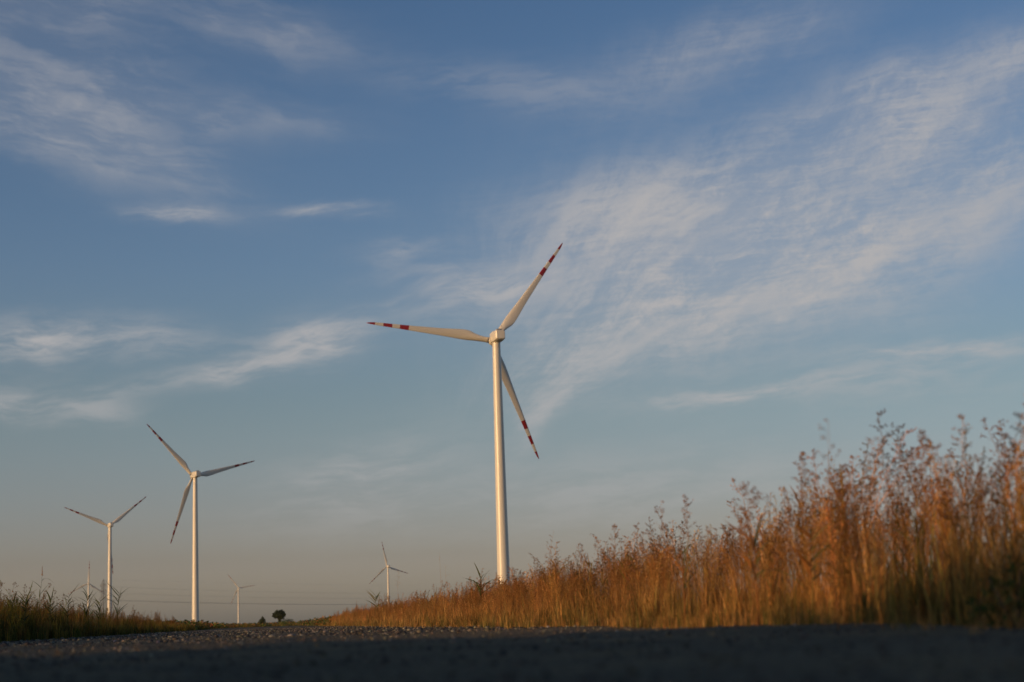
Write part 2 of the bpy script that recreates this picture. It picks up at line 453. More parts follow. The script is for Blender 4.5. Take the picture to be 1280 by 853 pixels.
def panicle_plant(h, lod=0, stems=1, nbr=16, spk=6, plume=False, open_=1.0, seedc=SEED):
    """dry panicle grass: stems, a few leaves and an open head of spikelets"""
    b = MB()
    for s in range(stems):
        hh = h * random.uniform(0.82, 1.05)
        ox, oy = (random.gauss(0, 0.03), random.gauss(0, 0.03)) if s else (0, 0)
        pts = [p + Vector((ox, oy, 0)) for p in curve_pts(hh, random.gauss(0, 0.07) * h, random.gauss(0, 0.07) * h, 4 if lod else 7)]
        sc = DRY * random.uniform(0.6, 1.35)
        r0 = random.uniform(0.0026, 0.0056) * (1.7 if lod else 1)
        b.tube(pts, [r0 * (1 - 0.65 * i / (len(pts) - 1)) for i in range(len(pts))], 3, 0, sc, False)
        for k in range(random.randint(2, 4)):
            z = random.uniform(0.05, 0.6); i = int(z * (len(pts) - 1)); p = pts[i].lerp(pts[i + 1], z * (len(pts) - 1) - i)
            a = random.uniform(0, 6.28); dv = Vector((math.cos(a), math.sin(a), 0)); ll = random.uniform(0.22, 0.5)
            droop = random.uniform(0.1, 0.9)
            lp = [p + dv * ll * f * random.uniform(.45, .6) + Vector((0, 0, ll * (0.9 * f - droop * f * f))) for f in ((0, .5, 1) if lod else (0, .25, .5, .75, 1))]
            c1 = (DRYL if random.random() < 0.65 else OLIVE) * random.uniform(0.75, 1.2)
            ribbon(b, lp, random.uniform(0.003, 0.0065) * (1.5 if lod else 1), dv.cross(Vector((0, 0, 1))), c1, DRY)
        z0 = random.uniform(0.5, 0.68)
        for k in range(nbr):
            z = z0 + (1 - z0) * (k + random.random()) / nbr; z = min(z, 0.995)
            q = z * (len(pts) - 1); i = int(q); p = pts[i].lerp(pts[i + 1], q - i)
            a = random.uniform(0, 6.28); dv = Vector((math.cos(a), math.sin(a), 0))
            ln = (1 - (z - z0) / (1 - z0)) ** 0.6 * random.uniform(0.09, 0.23) * open_ * h / 1.3 + 0.02
            up = random.uniform(0.5, 1.3) if not plume else 1.8
            e = p + dv * ln * 0.75 + Vector((0, 0, ln * up * 0.7)); mid = p.lerp(e, 0.55) + Vector((0, 0, ln * 0.09))
            e = e - Vector((0, 0, ln * random.uniform(0, .25)))
            b.tube([p, mid, e] if not lod else [p, e], 0.0008 if not lod else 0.0014, 3, 0, DRY * .8, False)
            sc2 = (seedc if random.random() < 0.7 else RUST) * random.uniform(0.7, 1.35)
            for j in range(spk):
                f = random.uniform(0.25, 1.0)
                pp = p.lerp(mid, f / 0.55) if f < 0.55 else mid.lerp(e, (f - 0.55) / 0.45)
                dd = Vector((random.gauss(0, 1), random.gauss(0, 1), random.gauss(0.2, 0.8)))
                spikelet(b, pp, dd, random.uniform(0.013, 0.028) * (1.4 if lod else 1), random.uniform(0.003, 0.006) * (1.5 if lod else 1), sc2)
    return b

def tuft(h, n, wid, cols, seg=4, spread=0.06, droop=0.5):
    b = MB()
    for k in range(n):
        a = random.uniform(0, 6.28); dv = Vector((math.cos(a), math.sin(a), 0))
        hh = h * random.uniform(0.55, 1.1); out = hh * abs(random.gauss(0.12, 0.16)); p = Vector((random.gauss(0, spread), random.gauss(0, spread), 0))
        dr = random.random() ** 2 * droop
        pts = [p + dv * out * (f ** 1.6) * (1 + dr) + Vector((0, 0, hh * (f - dr * 0.6 * f ** 3))) for f in [i / seg for i in range(seg + 1)]]
        c = np.array(cols[random.randrange(len(cols))]) * random.uniform(0.75, 1.25)
        ribbon(b, pts, wid * random.uniform(0.6, 1.3), dv.cross(Vector((0, 0, 1))), c, c * 0.5 + DRY * 0.5)
    return b

HI = [panicle_plant(1.3, 0, 1, 17, 6, open_=random.uniform(0.7, 1.3)).tris() for _ in range(14)]
HI2 = [panicle_plant(1.15, 0, 3, 9, 5, plume=True, open_=0.55, seedc=DRYL).tris() for _ in range(8)]
LO2 = [panicle_plant(1.15, 1, 2, 7, 4, plume=True, open_=0.55, seedc=DRYL).tris() for _ in range(8)]
LO = [panicle_plant(1.3, 1, 1, 10, 5).tris() for _ in range(12)]
T_DRY = [tuft(0.8, 9, 0.0042, [DRY, DRYL, RUST, OLIVE], 4, 0.025, 0.35).tris() for _ in range(10)]
T_GRN = [tuft(0.42, 18, 0.006, [GREEN, OLIVE, OLIVE, DRY]).tris() for _ in range(8)]
T_DRYL = [tuft(0.8, 8, 0.0075, [DRY, DRYL, RUST, OLIVE], 2, 0.03, 0.35).tris() for _ in range(10)]
T_GRNL = [tuft(0.42, 14, 0.010, [GREEN, OLIVE, OLIVE, DRY], 2).tris() for _ in range(8)]
WEED = [tuft(0.8, 12, 0.011, [GREEN, OLIVE, GREEN * .8], 3, 0.06, 0.7).tris() for _ in range(6)]

def leafy(h, n, wid):
    """dry leafy stalk: a stem with broad two-ranked leaves, some bent and hanging"""
    b = MB(); pts = curve_pts(h * .9, random.gauss(0, .08), random.gauss(0, .08), 5, .006)
    b.tube(pts, [.006 * (1 - .12 * i) for i in range(6)], 4, 0, DRY * .8, False)
    a0 = random.uniform(0, 3.14)
    for k in range(n):
        f = .18 + .8 * (k + .5) / n; q = f * 5; i = min(int(q), 4); p = pts[i].lerp(pts[i + 1], q - i)
        a = a0 + (k % 2) * math.pi + random.gauss(0, .4); dv = Vector((math.cos(a), math.sin(a), 0)); ll = h * random.uniform(.22, .42)
        th = R(random.uniform(12, 50)); dr = random.uniform(.1, .5) if random.random() < .5 else random.uniform(.8, 1.5)
        lp = [p + dv * ll * (math.sin(th) * u + .3 * dr * u * u * (1 - .4 * u)) + Vector((0, 0, ll * (math.cos(th) * u - dr * u * u))) for u in (0, .2, .4, .6, .8, 1)]
        c = [OLIVE, RUST, DRYL * .8, GREEN * 1.3, OLIVE * 1.2][random.randrange(5)] * random.uniform(.8, 1.2)
        ribbon(b, lp, wid * random.uniform(.7, 1.2), dv.cross(Vector((0, 0, 1))).lerp(dv, random.uniform(0, .6)).normalized(), c, c * .6 + DRY * .4)
    return b
LEAFY = [leafy(1.15, random.randint(6, 9), .011).tris() for _ in range(10)]

def hnoise(x, y, s=1.0):
    return (np.sin(x * 1.3 * s + y * 0.37 * s) + np.sin(y * 0.91 * s + 1.7 + x * .5) + np.sin(y * 0.23 * s + 0.4) * 1.2 + np.sin(y * 2.3 * s - x)) / 4.2

def verge(protos, n, y0, y1, x0, x1, smean, svar, tint_var, power=1.0, xpow=1.0, clump=0.13, tint=(1, 1, 1), prof=None, clus=1, lean_sd=0.055, jit=.05):
    nc = max(1, n // clus)
    cid = RNG.integers(0, nc, n) if clus > 1 else np.arange(n)
    cy = y0 + (y1 - y0) * RNG.random(max(nc, n)) ** power
    cx = x0 + (x1 - x0) * RNG.random(max(nc, n)) ** xpow
    ct = RNG.normal(size=(max(nc, n), 1)); cl = RNG.normal(0, lean_sd * .7, (max(nc, n), 2)); cs = RNG.normal(size=max(nc, n))
    jit = jit if clus > 1 else 0.0
    y = cy[cid] + RNG.normal(0, 1, n) * jit; x = cx[cid] + RNG.normal(0, 1, n) * jit
    s = (smean + svar * (.7 * cs[cid] + .7 * RNG.normal(size=n))) * (1 + clump * hnoise(x, y)) * np.clip(0.62 + np.abs(x - x0) * 1.1, 0, 1)
    if prof: s = s * np.interp(y, prof[0], prof[1])
    s = np.clip(s, 0.3, 1.5)
    lean = cl[cid] + RNG.normal(0, lean_sd * .7, (n, 2)) + np.array([0.03, 0.01])
    tn = np.array(tint) * (1 + tint_var * (.9 * ct[cid] + .5 * RNG.normal(size=(n, 1)))) * (1 + 0.05 * RNG.normal(size=(n, 3)))
    return scatter(protos, np.c_[x, y, gz(x, y)], s, RNG.uniform(0, 6.28, n), lean, np.clip(tn, 0.3, 1.8))

E0 = XR - 0.1
dg = []
HP = ([10, 15, 18, 22, 28, 38, 50, 120], [1.22, 1.2, 1.12, 1.08, 1.0, 0.88, 0.85, 0.86])
dg += verge(HI, 1350, 9.5, 46, E0 + .2, E0 + 3.4, 0.95, 0.21, 0.34, prof=HP, clus=5, lean_sd=.08, jit=.09)
dg += verge(HI, 130, 9.5, 46, E0 + .2, E0 + 2.0, 0.9, 0.15, 0.28, prof=HP, lean_sd=.28)
dg += verge(HI2, 620, 9.5, 46, E0 + .2, E0 + 3.0, 0.93, 0.18, 0.34, prof=HP, clus=4, jit=.07)
dg += verge(LO, 2600, 42, 150, E0 + .25, E0 + 3.6, 1.0, 0.17, 0.28, 1.2, prof=HP, clus=4)
dg += verge(LO2, 1100, 42, 150, E0 + .25, E0 + 3.2, 0.98, 0.15, 0.28, 1.2, prof=HP, clus=3)
dg += verge(T_DRY, 2000, 9.0, 46, E0 + .1, E0 + 3.0, 0.78, 0.3, 0.5, prof=HP, clus=6, lean_sd=.18, jit=.045)
dg += verge(T_DRYL, 4800, 42, 150, E0 + .1, E0 + 3.2, 0.95, 0.3, 0.5, 1.2, prof=HP, clus=6, lean_sd=.15, jit=.07)
dg += verge(T_GRN, 1500, 9.0, 46, E0 - .1, E0 + 2.0, 0.9, 0.3, 0.3, clus=3)
dg += verge(T_GRNL, 1800, 42, 170, E0 - .15, E0 + 1.5, 0.85, 0.25, 0.3)
dg += verge(LEAFY, 300, 9.5, 46, E0 + .3, E0 + 3.0, 0.98, 0.14, 0.22, prof=HP, clus=3, lean_sd=.08)
dg += verge(LEAFY, 260, 42, 120, E0 + .3, E0 + 3.0, 1.02, 0.14, 0.22, prof=HP, clus=3)
dg += verge(WEED, 260, 9.5, 14, E0 - .1, E0 + 2.6, 0.95, 0.25, 0.3)
dg += verge(WEED, 60, 14, 46, E0 + .6, E0 + 3.0, 0.9, 0.25, 0.3)
dg += verge(WEED, 160, 90, 240, E0, E0 + 3.0, 0.8, 0.2, 0.3)
TS = [tuft(0.3, 16, 0.004, [DRY, DRYL, OLIVE, DRY], 3, 0.07, 0.9).tris() for _ in range(6)]
dg += verge(TS, 900, 9.5, 60, E0 - .2, E0 + .5, 0.75, 0.3, 0.3)
dg += verge(WEED, 170, 9.5, 60, E0 - .7, E0 + .2, 0.42, 0.14, 0.3, clus=2, jit=.12)
dg += verge(TS, 260, 9.5, 70, E0 - 1.3, E0, 0.5, 0.25, 0.3, xpow=.5)
tn_ = 150
yy_ = RNG.uniform(11.5, 24, tn_); xx_ = RNG.uniform(XL, XR - .3, tn_)
dg += scatter(TS, np.c_[xx_, yy_, gz(xx_, yy_) + .01], RNG.uniform(.08, .26, tn_), RNG.uniform(0, 6.28, tn_), np.zeros((tn_, 2)), np.clip(1 + .25 * RNG.normal(size=(tn_, 1)) * np.ones((1, 3)), .5, 1.5))
tag(merged("dry_grass", dg, [M_GRASS]), kind="stuff")

# left verge: greener and taller beside the camera, ends where the plain opens
W0 = XL + 0.1
lg = []
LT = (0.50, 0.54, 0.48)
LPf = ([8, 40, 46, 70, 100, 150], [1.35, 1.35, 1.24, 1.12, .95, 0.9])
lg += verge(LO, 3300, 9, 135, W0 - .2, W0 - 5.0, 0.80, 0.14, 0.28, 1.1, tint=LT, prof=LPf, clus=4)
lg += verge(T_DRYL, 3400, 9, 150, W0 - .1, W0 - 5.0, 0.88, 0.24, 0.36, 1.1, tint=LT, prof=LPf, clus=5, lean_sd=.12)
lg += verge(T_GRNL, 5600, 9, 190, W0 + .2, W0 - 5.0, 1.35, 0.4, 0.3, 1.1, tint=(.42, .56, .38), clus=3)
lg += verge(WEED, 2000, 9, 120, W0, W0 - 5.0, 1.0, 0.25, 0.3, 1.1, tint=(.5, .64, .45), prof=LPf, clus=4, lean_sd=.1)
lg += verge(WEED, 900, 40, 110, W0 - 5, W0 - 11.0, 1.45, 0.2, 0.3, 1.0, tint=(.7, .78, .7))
lg += verge(WEED, 520, 42, 66, W0, W0 - 4.0, 1.38, 0.3, 0.3, 1.0, tint=(.45, .6, .4), clus=4, lean_sd=.12)
lg += verge(LEAFY, 420, 42, 90, W0 - .1, W0 - 4.0, 1.05, 0.22, 0.25, 1.0, tint=(.32, .55, .28), clus=3, jit=.12)
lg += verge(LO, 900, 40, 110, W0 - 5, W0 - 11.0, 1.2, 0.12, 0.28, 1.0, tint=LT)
nb_ = 900  # tall reed bed added out of view to cast shade on the left verge
yb = RNG.uniform(26, 84, nb_); xb = RNG.uniform(-17, -13.4, nb_)
lg += scatter(LEAFY, np.c_[xb, yb, np.zeros(nb_)], np.clip(RNG.normal(1.5, .16, nb_), 1, 1.9), RNG.uniform(0, 6.28, nb_), RNG.normal(0, .03, (nb_, 2)), np.clip(np.array((.35, .6, .3)) * (1 + .2 * RNG.normal(size=(nb_, 1))), .1, 1))
tag(merged("verge_grass", lg, [M_GRASS]), kind="stuff")

# ------------------------------------------------------------------ wind turbines
TH = 98.0
def lerp(a, b, t): return a + (b - a) * t
def interp(x, xp, fp): return float(np.interp(x, xp, fp))

b = MB()
prof = [(2.42, 0.0), (2.42, 0.25), (2.34, 0.3)]
for i, z in enumerate((20, 45, 72, 97.6)):
    r = lerp(2.34, 1.42, z / TH)
    prof += [(r, z), (r + 0.05, z + 0.02), (r + 0.05, z + 0.2), (r, z + 0.22)]
b.lathe(prof, 40)
ME_TOWER = b.mesh("tower", [M_WHITE]); sharp(ME_TOWER)
b = MB(); b.box((-0.5, -2.42, 1.4), (0.5, -2.28, 3.6)); b.box((-0.9, -3.6, 1.15), (0.9, -2.3, 1.35))
for k in range(5): b.box((-0.6, -3.9 - .28 * k, 0.95 - .22 * k), (0.6, -3.6 - .28 * k, 1.0 - .22 * k))
ME_DOOR = b.mesh("door", [M_STEEL], False)

def nacelle_mesh():
    b = MB()
    # cross sections along +Y (rotor end), rounded rectangles
    secs = [(-5.6, 1.45, 0.55, 3.35), (-5.3, 1.72, 0.25, 3.6), (-2.0, 1.80, -0.05, 3.75), (0.0, 1.80, -0.1, 3.75), (2.2, 1.72, -0.05, 3.55), (2.75, 1.45, 0.25, 3.2)]
    n = 24; vs = []; fs = []
    for (y, hw, z0, z1) in secs:
        cz, hz = (z0 + z1) / 2, (z1 - z0) / 2; ex = 0.22
        for k in range(n):
            a = 2 * math.pi * (k + .5) / n; c, s = math.cos(a), math.sin(a)
            vs.append((hw * math.copysign(abs(c) ** ex, c), y, cz + hz * math.copysign(abs(s) ** ex, s)))
    for i in range(len(secs) - 1):
        for k in range(n):
            k2 = (k + 1) % n; fs.append((i * n + k, (i + 1) * n + k, (i + 1) * n + k2, i * n + k2))
    fs.append(tuple(range(n))); fs.append(tuple((len(secs) - 1) * n + k for k in range(n))[::-1])
    b.add(vs, fs)
    me = b.mesh("nacelle", [M_WHITE]); sharp(me, 28); return me
ME_NAC = nacelle_mesh()
b = MB(); b.box((-0.95, -4.6, 3.68), (0.95, -3.3, 4.15)); b.tube([(0.6, -5.0, 3.5), (0.6, -5.0, 5.3)], 0.05, 8); b.box((0.2, -5.05, 5.0), (1.0, -4.95, 5.06))
ME_MAST = b.mesh("weather_mast", [M_GALV], False)
b = MB(); b.lathe([(1.55, -1.35), (1.75, -1.1), (1.78, 0.2), (1.6, 1.0), (1.15, 1.8), (0.55, 2.25), (0.1, 2.38)], 32, 0, 'Y')
ME_HUB = b.mesh("hub", [M_BLADE]); sharp(ME_HUB, 50)

BR = 46.5
def blade_mesh():
    b = MB()
    bands = [0.67, 0.74, 0.80, 0.87, 0.935]
    fr = sorted(set([0.03, 0.05, 0.075, 0.10, 0.13, 0.16, 0.19, 0.22, 0.26, 0.31, 0.37, 0.44, 0.52, 0.6, 0.97, 0.99, 1.0] + bands))
    n = 20; vs = []; fs = []; mi = []
    for f in fr:
        ch = interp(f, [0, .06, .12, .2, .25, .4, .67, .935, .98, 1], [1.9, 1.9, 2.7, 3.75, 3.7, 2.75, 1.75, 0.95, 0.6, 0.12])
        tk = interp(f, [0, .06, .12, .2, .3, .6, 1], [1.9, 1.85, 1.5, 1.1, .75, .32, .04])
        bl = interp(f, [0.05, 0.2], [0, 1])
        tw = R(interp(f, [0.05, .2, .5, 1], [16, 13, 5, -1]))
        for k in range(n):
            a = 2 * math.pi * k / n
            cx, cy = math.cos(a) * ch / 2, math.sin(a) * tk / 2
            xc = (1 - math.cos(a)) / 2
            t_ = (2.97 * math.sqrt(max(xc, 0)) - 1.26 * xc - 3.516 * xc ** 2 + 2.843 * xc ** 3 - 1.036 * xc ** 4) / 2
            ax = (xc - 0.3) * ch; ay = math.copysign(t_ * tk, math.sin(a)) if 0 < k < n / 2 or k > n / 2 else 0
            if k == 0: ay = 0
            # circle root blends to an aerofoil; -X is the leading edge
            x = lerp(-math.cos(a) * 0.95, ax, bl); y = lerp(math.sin(a) * 0.95, ay, bl)
            vs.append((x * math.cos(tw) - y * math.sin(tw), -x * math.sin(tw) + y * math.cos(tw) * 1.0, f * BR))
    for i in range(len(fr) - 1):
        fm = (fr[i] + fr[i + 1]) / 2
        red = (.67 < fm < .74) or (.80 < fm < .87) or fm > .935
        for k in range(n):
            k2 = (k + 1) % n
            fs.append((i * n + k, i * n + k2, (i + 1) * n + k2, (i + 1) * n + k)); mi.append(1 if red else 0)
    fs.append(tuple(range(n))[::-1]); mi.append(0); fs.append(tuple((len(fr) - 1) * n + k for k in range(n))); mi.append(1)
    b.add(vs, fs); b.m = mi
    me = b.mesh("blade", [M_BLADE, M_RED]); return me
ME_BLADE = blade_mesh()
b = MB(); b.lathe([(0.98, 1.3), (1.12, 1.34), (1.12, 1.6), (1.0, 1.64), (1.0, 1.95), (1.1, 1.98), (1.1, 2.16), (0.96, 2.2)], 28)
ME_COLLAR = b.mesh("root_collar", [M_GALV]); sharp(ME_COLLAR)

def turbine(loc, yaw, th0, hp, label, scl=1.0):
    t = empty("wind_turbine", loc, yaw)
    tag(t, label, "wind turbine", "wind turbines standing on the plain")
    tw = link("tower", ME_TOWER, t); link("door", ME_DOOR, tw)
    na = link("nacelle", ME_NAC, t); na.location = (0, 0, TH); link("weather_mast", ME_MAST, na)
    tilt = R(5); n = Vector((0, math.cos(tilt), math.sin(tilt)))
    hub = Vector((0, 0, TH + hp)) + n * 4.2
    h = link("hub", ME_HUB, t); h.matrix_local = Matrix.Translation(hub) @ Matrix.Rotation(tilt, 4, 'X')
    for k in range(3):
        a = th0 + k * 2 * math.pi / 3
        bo = link("blade", ME_BLADE, t)
        bo.matrix_local = Matrix.Translation(hub) @ Matrix.Rotation(tilt, 4, 'X') @ Matrix.Rotation(math.pi / 2 - a, 4, 'Y') @ Matrix.Rotation(-R(3), 4, 'X')
        link("root_collar", ME_COLLAR, bo)
    return t

turbine((81.4, 589.9, 0), R(9.4), R(53.0), 0.9, "largest and nearest wind turbine, white tower rising behind the dry grass")
turbine((-47.7, 1122.9, 0), R(24.5), R(13.9), 0.9, "second largest wind turbine, left of the gravel road, its tower bare almost to the foot")
turbine((-149.9, 1647.7, 0), R(21.7), R(37.8), 0.9, "third largest turbine with two blades raised in a wide V above the left verge")
turbine((-373.8, 3635.1, 0), R(15.0), R(88.0), 1.6, "far small turbine with one blade straight up, low behind the left verge grass")
turbine((-79.9, 4469.9, 0), R(12.0), R(7.5), 1.6, "smallest far turbine standing between the second largest turbine and the round tree")
turbine((214.0, 3087.6, 0), R(20.6), R(103.1), 1.6, "far small turbine rising behind the golden grass, left of the largest turbine")

# ------------------------------------------------------------------ pylon and cables
def pylon(loc, rz_, H, label):
    t = empty("pylon", loc, rz_); tag(t, label, "pylon", "pylons of the power line")
    lg = MB()
    W = [(0, 4.2), (H * .45, 2.2), (H * .62, 1.4), (H * .92, 1.0), (H, 0.12)]
    def wd(z): return interp(z, [a for a, _ in W], [c for _, c in W])
    corners = [(-1, -1), (1, -1), (1, 1), (-1, 1)]
    for sx, sy in corners:
        lg.tube([(sx * c, sy * c, z) for z, c in W], 0.17, 4)
    zs = np.concatenate([np.linspace(0, H * .45, 5), np.linspace(H * .45, H * .92, 9)[1:]])
    for z0, z1 in zip(zs[:-1], zs[1:]):
        for i in range(4):
            a, c = corners[i], corners[(i + 1) % 4]
            p = lambda q, z: (q[0] * wd(z), q[1] * wd(z), z)
            lg.tube([p(a, z0), p(c, z1)], 0.06, 4); lg.tube([p(c, z0), p(a, z1)], 0.06, 4); lg.tube([p(a, z1), p(c, z1)], 0.06, 4)
    o = link("lattice", lg.mesh("lattice", [M_STEEL], False), t)
    ends = []
    for zf, half in ((0.64, 5.2), (0.78, 4.4), (0.90, 3.6)):
        z = H * zf; am = MB(); am.tube([(-half, 0, z + .15), (0, 0, z + .05), (half, 0, z + .15)], 0.13, 4)
        for s in (-1, 1):
            am.tube([(0, 0, z + 1.5), (s * half, 0, z + .15)], 0.09, 4)
            ends.append((s * half, 0, z - 1.6))
        am_o = link("crossarm", am.mesh("crossarm", [M_STEEL], False), t)
        for s in (-1, 1):
            ins = MB(); ins.lathe([(.08, z - 1.6), (.22, z - 1.5), (.22, z - .1), (.08, z + .1)], 8)
            me = ins.mesh("insulator", [M_STEEL]); io = link("insulator", me, am_o); io.location = (s * half, 0, 0)
    return t, [Matrix.Translation(Vector(loc)) @ Matrix.Rotation(rz_, 4, 'Z') @ Vector(e) for e in ends], Matrix.Translation(Vector(loc)) @ Vector((0, 0, H))
pa = at_depth(129, 760, 1560); pb = at_depth(815, 760, 2300)
ang = math.atan2(pb.y - pa.y, pb.x - pa.x)
_, ea, ta = pylon((pa.x, pa.y, 0), ang + math.pi / 2, 46, "slender dark lattice pylon far off behind the left verge, next to the third wind turbine")
_, eb, tb = pylon((pb.x, pb.y, 0), ang + math.pi / 2, 46, "lattice pylon standing far off behind the tall dry grass on the right")
CL = ["lowest", "middle", "upper"]
for i, (p, q) in enumerate(list(zip(ea, eb)) + [(ta, tb)]):
    c = MB(); n = 40; sag = 9.0 if i < 6 else 6.0
    c.tube([p.lerp(q, k / n) - Vector((0, 0, 4 * sag * (k / n) * (1 - k / n))) for k in range(n + 1)], 0.07 if i < 2 else 0.024, 5)
    o = link("power_cable", c.mesh("power_cable", [M_STEEL]))
    if i < 6: tag(o, "thin dark %s power cable on the %s side of the pylons, crossing low sky" % (CL[i // 2], "near" if i % 2 == 0 else "far"), "cable", "cables of the power line")
    else: tag(o, "thin topmost earth wire joining the tips of the pylons across the low sky", "cable", "cables of the power line")

# ------------------------------------------------------------------ trees and bushes
def leaf_cloud(lobes, n, size, cols, seed=0):
    rs = np.random.default_rng(seed)
    b = []
    wts = np.array([l[3] ** 2.4 for l in lobes]); wts /= wts.sum()
    pick = rs.choice(len(lobes), n, p=wts)
    L = np.array([(l[0], l[1], l[2], l[3], l[4] if len(l) > 4 else 1.0) for l in lobes])[pick]
    d = rs.normal(size=(n, 3)); d /= np.linalg.norm(d, axis=1)[:, None]
    rr = rs.random(n) ** 0.42
    rr *= 1 + 0.22 * np.sin(d[:, 0] * 5 + pick) * np.sin(d[:, 2] * 6 + pick * 2) + 0.1 * rs.normal(size=n)
    c = L[:, :3] + d * (rr * L[:, 3])[:, None] * np.c_[np.ones(n), np.ones(n), L[:, 4]]
    a = rs.normal(size=(n, 3)); a /= np.linalg.norm(a, axis=1)[:, None]
    t = np.cross(a, rs.normal(size=(n, 3))); t /= np.linalg.norm(t, axis=1)[:, None]
    s = size * rs.uniform(0.6, 1.4, n)[:, None]
    V = np.stack([c - a * s, c + t * s * .5, c + a * s, c - t * s * .5], 1).reshape(-1, 3)
    V[:, 2] = np.maximum(V[:, 2], 0.02)
    q = np.arange(n)[:, None] * 4
    T = np.concatenate([q + [0, 1, 2], q + [0, 2, 3]])
    C = np.array(cols)[rs.integers(0, len(cols), n)] * rs.uniform(0.7, 1.3, (n, 1))
    return V, T, np.repeat(C, 4, 0)
LEAFC = [(0.055, 0.075, 0.025), (0.075, 0.09, 0.03), (0.045, 0.06, 0.022)]

def tree(name, loc, label, cat, trunk, lobes, n, size, cols=LEAFC, seed=0, group=None, crown="crown"):
    t = empty(name, loc); tag(t, label, cat, group)
    tk = MB()
    for pts, rad in trunk: tk.tube(pts, rad, 7)
    link("trunk", tk.mesh("trunk", [M_BARK]), t)
    o = merged(crown, [leaf_cloud(lobes, n, size, cols, seed)], [M_LEAF]); o.parent = t
    return t

p = at_depth(349, 780, 900)
tree("round_tree", (p.x, p.y, 0), "dark round-topped tree on a short trunk at the far end of the gravel road", "tree",
     [([(0, 0, 0), (.1, 0, 1.6), (0, .1, 3.2), (-.1, 0, 6)], [.55, .42, .36, .1]), ([(0, 0, 2.6), (1.4, .3, 4.4), (2.4, .3, 6)], [.28, .18, .06]), ([(0, 0, 2.8), (-1.4, -.3, 4.6), (-2.2, -.4, 5.6)], [.26, .16, .06])],
     [(0, 0, 5.8, 2.5, .9), (-1.9, .3, 4.8, 1.2, .8), (1.5, 0, 4.2, 1.3, .8), (-1.9, .3, 5.6, 1.5, .7), (1.9, -.2, 5.9, 1.6, .8), (.9, 1, 7.4, 1.3, .7), (-1.1, -.8, 7.0, 1.2, .7), (2.3, .3, 6.9, .7, .8), (-2.9, .2, 6.2, .7, .8), (-2.9, 0, 5.1, .8, .7), (2.8, .2, 5.1, .8, .7), (0.1, 0, 4.2, 1.1, 1), (0.3, 0, 2.6, 1.0, 1.2)], 6500, 0.24, seed=3)
p = at_depth(328, 780, 980)
tree("pointed_tree", (p.x, p.y, 0), "small pointed dark tree left of the round-topped tree on the horizon", "tree",
     [([(0, 0, 0), (0, 0, 4.6)], [.25, .05])], [(0, 0, 1.6, 2.4, .8), (-.6, 0, 2.8, 1.6, 1), (.5, 0, 3.4, 1.4, 1), (.1, 0, 4.9, .8, 1.1)], 3500, 0.2, seed=4)
BL = [
 (359, 890, 4.6, 4.0, "dark low bush touching the right side of the round-topped tree's trunk"),
 (388, 760, 3.6, 2.6, "low dull green bush between the round-topped tree and the right grass slope"),
 (310, 1000, 3.4, 2.2, "low bush just left of the small pointed tree on the horizon"),
 (293, 900, 1.6, 2.6, "small dark bush touching the foot of the farthest wind turbine"),
 (258, 420, 1.6, 1.5, "dark green leafy bush at the foot of the second largest turbine, nearest its right side"),
 (272, 430, 2.2, 1.1, "spreading low green bush a little right of the second largest turbine's foot"),
 (344, 860, 3.4, 2.2, "low bush under the left side of the round-topped tree's crown"),
]
for i, (px, y, wd_, hh, lab) in enumerate(BL):
    p = at_depth(px, 780, y)
    rs = random.Random(i)
    lobes = [(rs.uniform(-wd_, wd_) * .7, rs.uniform(-1, 1), hh * .45, hh * rs.uniform(.4, .6), .85) for _ in range(5)] + [(0, 0, hh * .5, hh * .5, .9)]
    tree("bush", (p.x, p.y, 0), lab, "bush", [([(0, 0, 0), (.1, 0, hh * .5)], [.08, .03]), ([(0, 0, 0), (.5, 0, hh * .5)], [.06, .02])], lobes, 2600, 0.13, seed=20 + i, group="bushes far along the road", crown="foliage")

p = at_depth(1272, 780, 10.4)
tree("bush", (p.x, p.y, 0), "dark green leafy bush at the foot of the tall grass in the lower right corner", "bush",
     [([(0, 0, 0), (.05, 0, .4)], [.012, .005]), ([(0, 0, 0), (-.15, .05, .35)], [.01, .004]), ([(0, 0, 0), (.16, -.05, .33)], [.01, .004])],
     [(.05, 0, .24, .2, .9), (-.2, .05, .14, .13, .9), (.28, -.05, .22, .2, .9), (.1, .1, .42, .13, 1.1), (.5, .1, .24, .22, .9), (-.08, .1, .34, .09, 1.2)], 900, .024, [(0.07, 0.10, 0.025), (0.11, 0.12, 0.035), (0.05, 0.075, 0.02), (0.2, 0.13, 0.05)], seed=77, crown="foliage")

# far scrub and rough field edge beyond the verges
n = 9000
yy = 150 + 900 * RNG.random(n) ** 1.6; px_ = RNG.uniform(150, 470, n)
xx = np.array([at_depth(a, 782, 1.0).x for a in px_]) * yy
keep = (xx < XL - 0.3) | (xx > XR + .3) | (yy > 330)
xx, yy = xx[keep], yy[keep]; n = len(xx)
BIG = [leaf_cloud([(0, 0, .35, .55, .8), (.5, .2, .25, .4, .8)], 60, .12, [tuple(GREEN * 1.0), tuple(OLIVE), tuple(DRY * .7)], 90 + k) for k in range(6)]
fs = scatter(BIG, np.c_[xx, yy, np.zeros(n)], RNG.uniform(.5, 1.3, n), RNG.uniform(0, 6.28, n), np.zeros((n, 2)), np.clip(1 + .2 * RNG.normal(size=(n, 3)), .5, 1.6))
tag(merged("field_scrub", fs, [M_LEAF]), kind="stuff")

